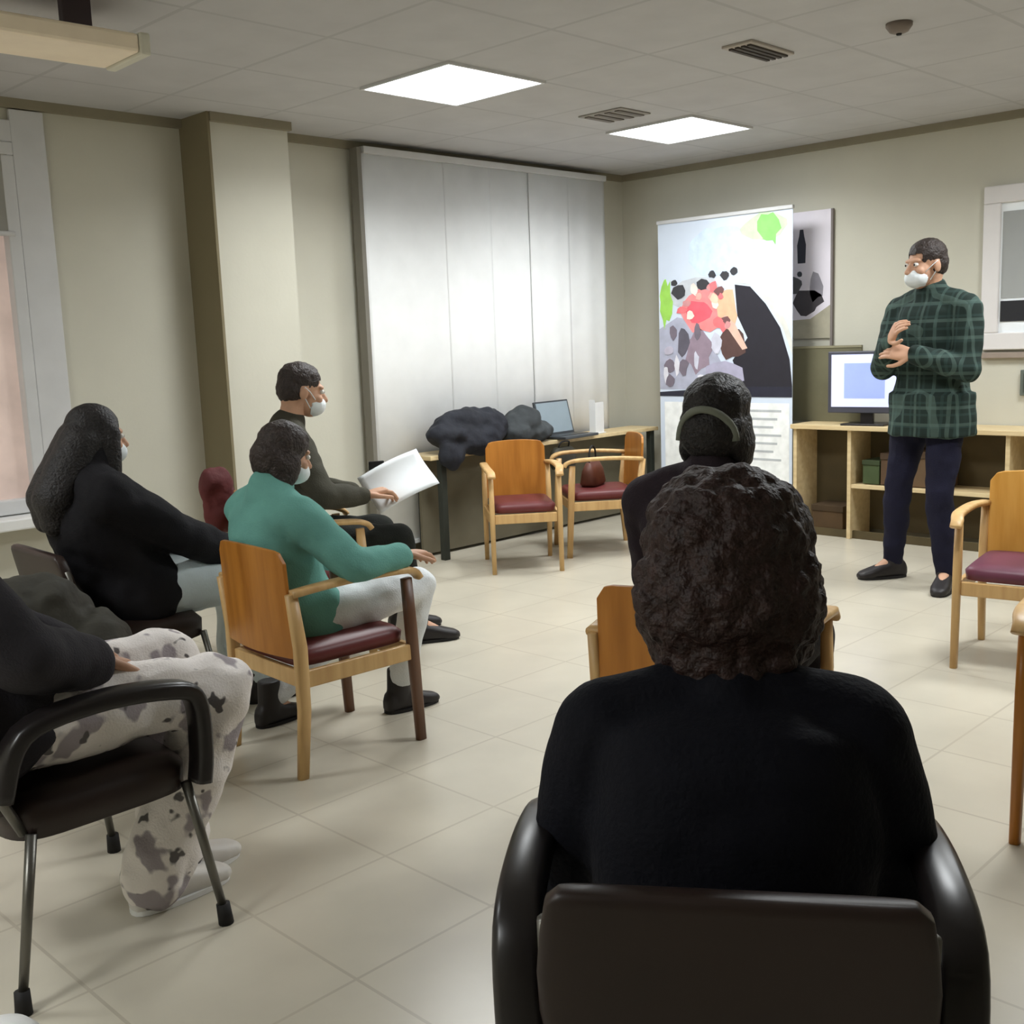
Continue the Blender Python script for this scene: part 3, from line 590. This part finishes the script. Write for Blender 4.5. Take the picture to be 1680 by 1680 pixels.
    if p.get('band'):
        b = bmesh.new(); tube(b, [HM@Vector((.078*math.cos(a),-.136+.045*math.cos(a)**2+.01*math.sin(a),-.045+.085*math.sin(a))) for a in [PI*k/16 for k in range(17)]], .010*s, 10); obj('hair_band', b, mat('band_grey_green', (120,124,112), .7, .1), t, smooth=True)
    return t, HM, hc, SH, arms

def cloth(name, rgb, **k):
    return mat(name, rgb, .85, k.get('var',.15), k.get('scale',6), bump=.25, bscale=k.get('bs',180), spec=.2)
def plaid(name, base, l1, l2):
    m = mat(name, base, .85, .1, 9, spec=.2); nt = m.node_tree; N = nt.nodes; b = N['Principled BSDF']; tc = [n for n in N if n.type=='TEX_COORD'][0]; rp = [n for n in N if n.type=='VALTORGB'][0]
    last = rp.outputs['Color']
    sp = N.new('ShaderNodeSeparateXYZ'); nt.links.new(tc.outputs['Object'], sp.inputs[0])
    for ax, s, w2, c in ((0,.075,.007,l1),(2,.085,.008,l1),(0,.05,.006,l2),(2,.06,.006,l2),(1,.075,.007,l1)):
        a = N.new('ShaderNodeMath'); a.operation='PINGPONG'; a.inputs[1].default_value = s/2; nt.links.new(sp.outputs[ax], a.inputs[0])
        l = N.new('ShaderNodeMath'); l.operation='LESS_THAN'; l.inputs[1].default_value = w2; nt.links.new(a.outputs[0], l.inputs[0])
        mu = N.new('ShaderNodeMath'); mu.operation='MULTIPLY'; mu.inputs[1].default_value = .38; nt.links.new(l.outputs[0], mu.inputs[0])
        mx = N.new('ShaderNodeMixRGB'); nt.links.new(mu.outputs[0], mx.inputs[0]); nt.links.new(last, mx.inputs[1]); mx.inputs[2].default_value = (*lin(c),1); last = mx.outputs[0]
    nt.links.new(last, b.inputs['Base Color']); return m
def floral(name, base, spot, dark):
    m = cloth(name, base, var=.05); nt = m.node_tree; N = nt.nodes; b = N['Principled BSDF']; tc = [n for n in N if n.type=='TEX_COORD'][0]; rp = [n for n in N if n.type=='VALTORGB'][0]
    last = rp.outputs['Color']
    for s, c, t0 in ((11,spot,.56),(19,dark,.63)):
        nz = N.new('ShaderNodeTexNoise'); nz.inputs['Scale'].default_value = s; nz.inputs['Detail'].default_value = 2; nt.links.new(tc.outputs['Object'], nz.inputs['Vector'])
        r = N.new('ShaderNodeValToRGB'); r.color_ramp.elements[0].position = t0; r.color_ramp.elements[1].position = t0+.04; nt.links.new(nz.outputs['Fac'], r.inputs['Fac'])
        mx = N.new('ShaderNodeMixRGB'); nt.links.new(r.outputs['Color'], mx.inputs[0]); nt.links.new(last, mx.inputs[1]); mx.inputs[2].default_value = (*lin(c),1); last = mx.outputs[0]
    nt.links.new(last, b.inputs['Base Color']); return m
black_hair = mat('black_hair', (28,24,24), .55, .3, 60, bump=.6, bscale=120)
brown_hair = mat('dark_brown_hair', (50,40,36), .55, .3, 60, bump=.6, bscale=120)
red_hair = mat('red_brown_hair', (42,23,19), .6, .35, 50, bump=.8, bscale=90)
M['shoe_black'] = mat('shoe_black', (34,30,30), .5, .1); M['shoe_white'] = mat('shoe_white', (214,210,204), .5, .05)

# presenter, standing
person('person standing beside the monitor in dark green plaid shirt, navy trousers and white mask', (5.50,2.45,0), D(168-90),
  dict(s=1.035, hip=(-.05,0,.95), lean=0, hunch=2, neck=12, yaw=-14, pitch=4, shoulder=.185, feet=[(-.17,.02,.09),(.19,-.03,.09)], footdir=[(-.45,1,0),(.45,1,0)], knee=[(-.05,1,0),(.05,1,0)],
       hands=[(-.11,.24,1.20),(.0,.27,1.27)], elbow=[(-.55,-.3,-1),(.55,-.3,-1)], handdir=[(.8,.5,.2),(-.6,.4,.55)], handup=[(-.3,.8,.4),(.3,.8,.4)],
       top=plaid('green_plaid', (34,46,42), (92,112,104), (54,74,70)), top_name='shirt', bottom=cloth('navy_trousers', (26,26,44)), shoe='shoe_black', hair='short', haircol=brown_hair, collar=.03, hem=True, skin='skin', thick=.020))
# man seated by the column, reading a sheet
person('person sitting by the column in dark olive shirt and white mask, holding a white sheet', (2.72,4.04,0), D(-24-90),
  dict(s=1.0, hip=(0,.0,.50), lean=6, hunch=10, neck=14, yaw=4, pitch=10, feet=[(-.12,.50,.09),(.12,.50,.09)],
       hands=[(-.07,.30,.68),(.20,.27,.70)], handdir=[(.35,.9,.25),(-.1,.95,.2)], elbow=[(-1,-.3,-.6),(1,-.3,-.6)], top=cloth('olive_shirt', (66,64,54)), top_name='shirt', bottom=cloth('black_trousers', (28,30,26)), shoe='shoe_black', hair='short', haircol=brown_hair, collar=.02, curl=45))
# teal sweater
person('person in teal sweater seen from behind in a wooden armchair, arm along the armrest', (2.07,3.08,0), D(-92),
  dict(s=.87, ls=1.16, hip=(0,.0,.44), lean=23, hunch=20, neck=24, yaw=-8, pitch=16, feet=[(-.24,.0,.09),(.0,.40,.09)],
       hands=[(-.12,.30,.56),(.285,.235,.645)], elbow=[(-1,-.3,-.6),(.9,-.5,-.7)], top=cloth('teal_sweater', (104,158,148), var=.12), bottom=cloth('pale_grey_trousers', (222,226,228)), shoe='shoe_black', hair='bob', haircol=brown_hair, collar=.03, thick=.02, girth=1.1, trouser=.9, boot=.19))
# long-haired person by the window
person('person with long black hair and black jacket leaning back beside the window', (1.76,3.71,0), D(-94),
  dict(s=.92, ls=1.16, hip=(0,.04,.485), lean=29, hunch=17, neck=28, yaw=-6, pitch=6, feet=[(-.12,.44,.09),(.10,.46,.09)],
       hands=[(-.10,.36,.60),(.13,.36,.60)], elbow=[(-1,-.3,-.5),(1,-.3,-.5)], top=cloth('black_jacket', (24,23,26)), top_name='jacket', bottom=cloth('faded_jeans', (200,210,212), var=.12), shoe='shoe_black', hair='long', haircol=black_hair, collar=.07, thick=.035, girth=1.15, fold=.014))
# patterned trousers at the left edge
person('person at the left edge in charcoal jacket and pale patterned trousers, head out of frame', (.83,2.50,0), D(-90),
  dict(s=1.0, ls=1.17, hip=(0,.0,.55), lean=27, hunch=14, neck=20, yaw=0, pitch=6, feet=[(-.0,.42,.09),(.08,.33,.09)], footdir=[(-.1,1,0),(.0,1,0)],
       hands=[(-.06,.22,.66),(.14,.20,.66)], elbow=[(-1,-.4,-.5),(1,-.4,-.5)], top=cloth('charcoal_jacket', (46,44,48)), top_name='jacket', bottom=floral('floral_trousers', (240,234,230), (166,158,162), (104,100,100)), shoe='shoe_white', sole='white_plastic', hair='bob', haircol=brown_hair, collar=.03, thick=.03, girth=1.12, flare=.035, knee=[(-.1,1,.5),(.2,1,.6)], fold_leg=.016))
# dark-haired person ahead of the nearest sitter
person('person with black hair and grey hairband sitting just beyond the nearest sitter', (2.36,1.60,0), D(13-90),
  dict(s=.97, hip=(0,-.03,.48), lean=6, hunch=10, neck=14, yaw=2, pitch=0, feet=[(-.12,.40,.09),(.12,.42,.09)],
       hands=[(-.12,.30,.58),(.12,.30,.58)], top=cloth('dark_purple_brown_top', (44,36,42)), bottom=cloth('dark_trousers', (32,30,34)), shoe='shoe_black', hair='bob', haircol=black_hair, collar=.02, girth=1.0, band=True))
# nearest sitter
person('nearest sitter from behind, dark navy top and thick curly red-brown hair', (1.26,.83,0), D(35-90),
  dict(s=.86, hs=1.34, headup=.045, hip=(0,-.03,.405), lean=4, hunch=24, neck=16, yaw=0, pitch=4, feet=[(-.14,.40,.09),(.14,.42,.09)],
       hands=[(-.17,.24,.56),(.17,.24,.56)], elbow=[(-.5,-.5,-1),(.5,-.5,-1)], shoulder=.20, top=cloth('dark_navy_top', (10,11,20), bs=120), bottom=cloth('black_trousers_b', (24,22,24)), shoe='shoe_black', hair='curly', haircol=red_hair, collar=.02, girth=1.38, girth_leg=1.15, thick=.02, skin='skin_dark', fold=.006))

# ------------------------------------------------------------------ small things
pp = empty('paper_sheet', (3.09,3.76,.74), 0, 'white printed sheet held open by the person in the olive shirt', 'paper')
b = bmesh.new(); n = 10; L = []
for j in range(n+1):
    for i in range(n+1):
        x, y = -.15+.3*i/n, -.105+.21*j/n; L.append(b.verts.new((x, y, .02*math.sin(i/n*PI)+.012*math.cos(j/n*PI*1.5))))
for j in range(n):
    for i in range(n): q = j*(n+1)+i; b.faces.new((L[q],L[q+1],L[q+n+2],L[q+n+1]))
o = obj('sheet', b, 'sheet', pp, smooth=True); o.modifiers.new('s','SOLIDIFY').thickness = .001; pp.rotation_euler = (D(52),D(-22),D(-24))
ph = empty('phone', (3.05,3.86,.80), D(-30), 'dark phone held above the white sheet', 'phone')
obj('phone_body', B(-.035,.035,-.006,.006,-.03,.03), 'black_plastic', ph, bevel=.004); obj('phone_screen', B(-.031,.031,-.008,-.006,-.026,.026), 'rubber', ph)
coat('coat', 'maroon coat hanging between the long-haired person and the person in teal', 'coat', [((0,0,.0),(.09,.05,.10)),((0.02,0,-.10),(.10,.06,.12))], (96,44,44), (2.54,4.37,.74), bump=.5)
coat('coat', 'dark olive coat heaped on a seat between the window sill and the charcoal jacket', 'coat', [((0,0,.0),(.20,.16,.16)),((-.2,0,-.02),(.2,.16,.14)),((.12,-.1,-.10),(.16,.14,.14))], (50,48,40), (1.22,3.22,.56), bump=.5)
wb = empty('waste_bin', (.586,1.872,0), 0, 'white round-rimmed bin cut off by the bottom left corner', 'bin')
b = bmesh.new(); rings(b, [(Z*0,X,Y,.05,.05),(Z*.005,X,Y,.055,.055),(Z*.16,X,Y,.066,.066)], 32); obj('bin_body', b, 'white_plastic', wb, smooth=True)
b = bmesh.new(); rings(b, [(Z*.155,X,Y,.072,.072),(Z*.175,X,Y,.072,.072),(Z*.195,X,Y,.055,.055),(Z*.205,X,Y,.03,.03)], 32); obj('bin_lid', b, 'white_plastic', wb, smooth=True)
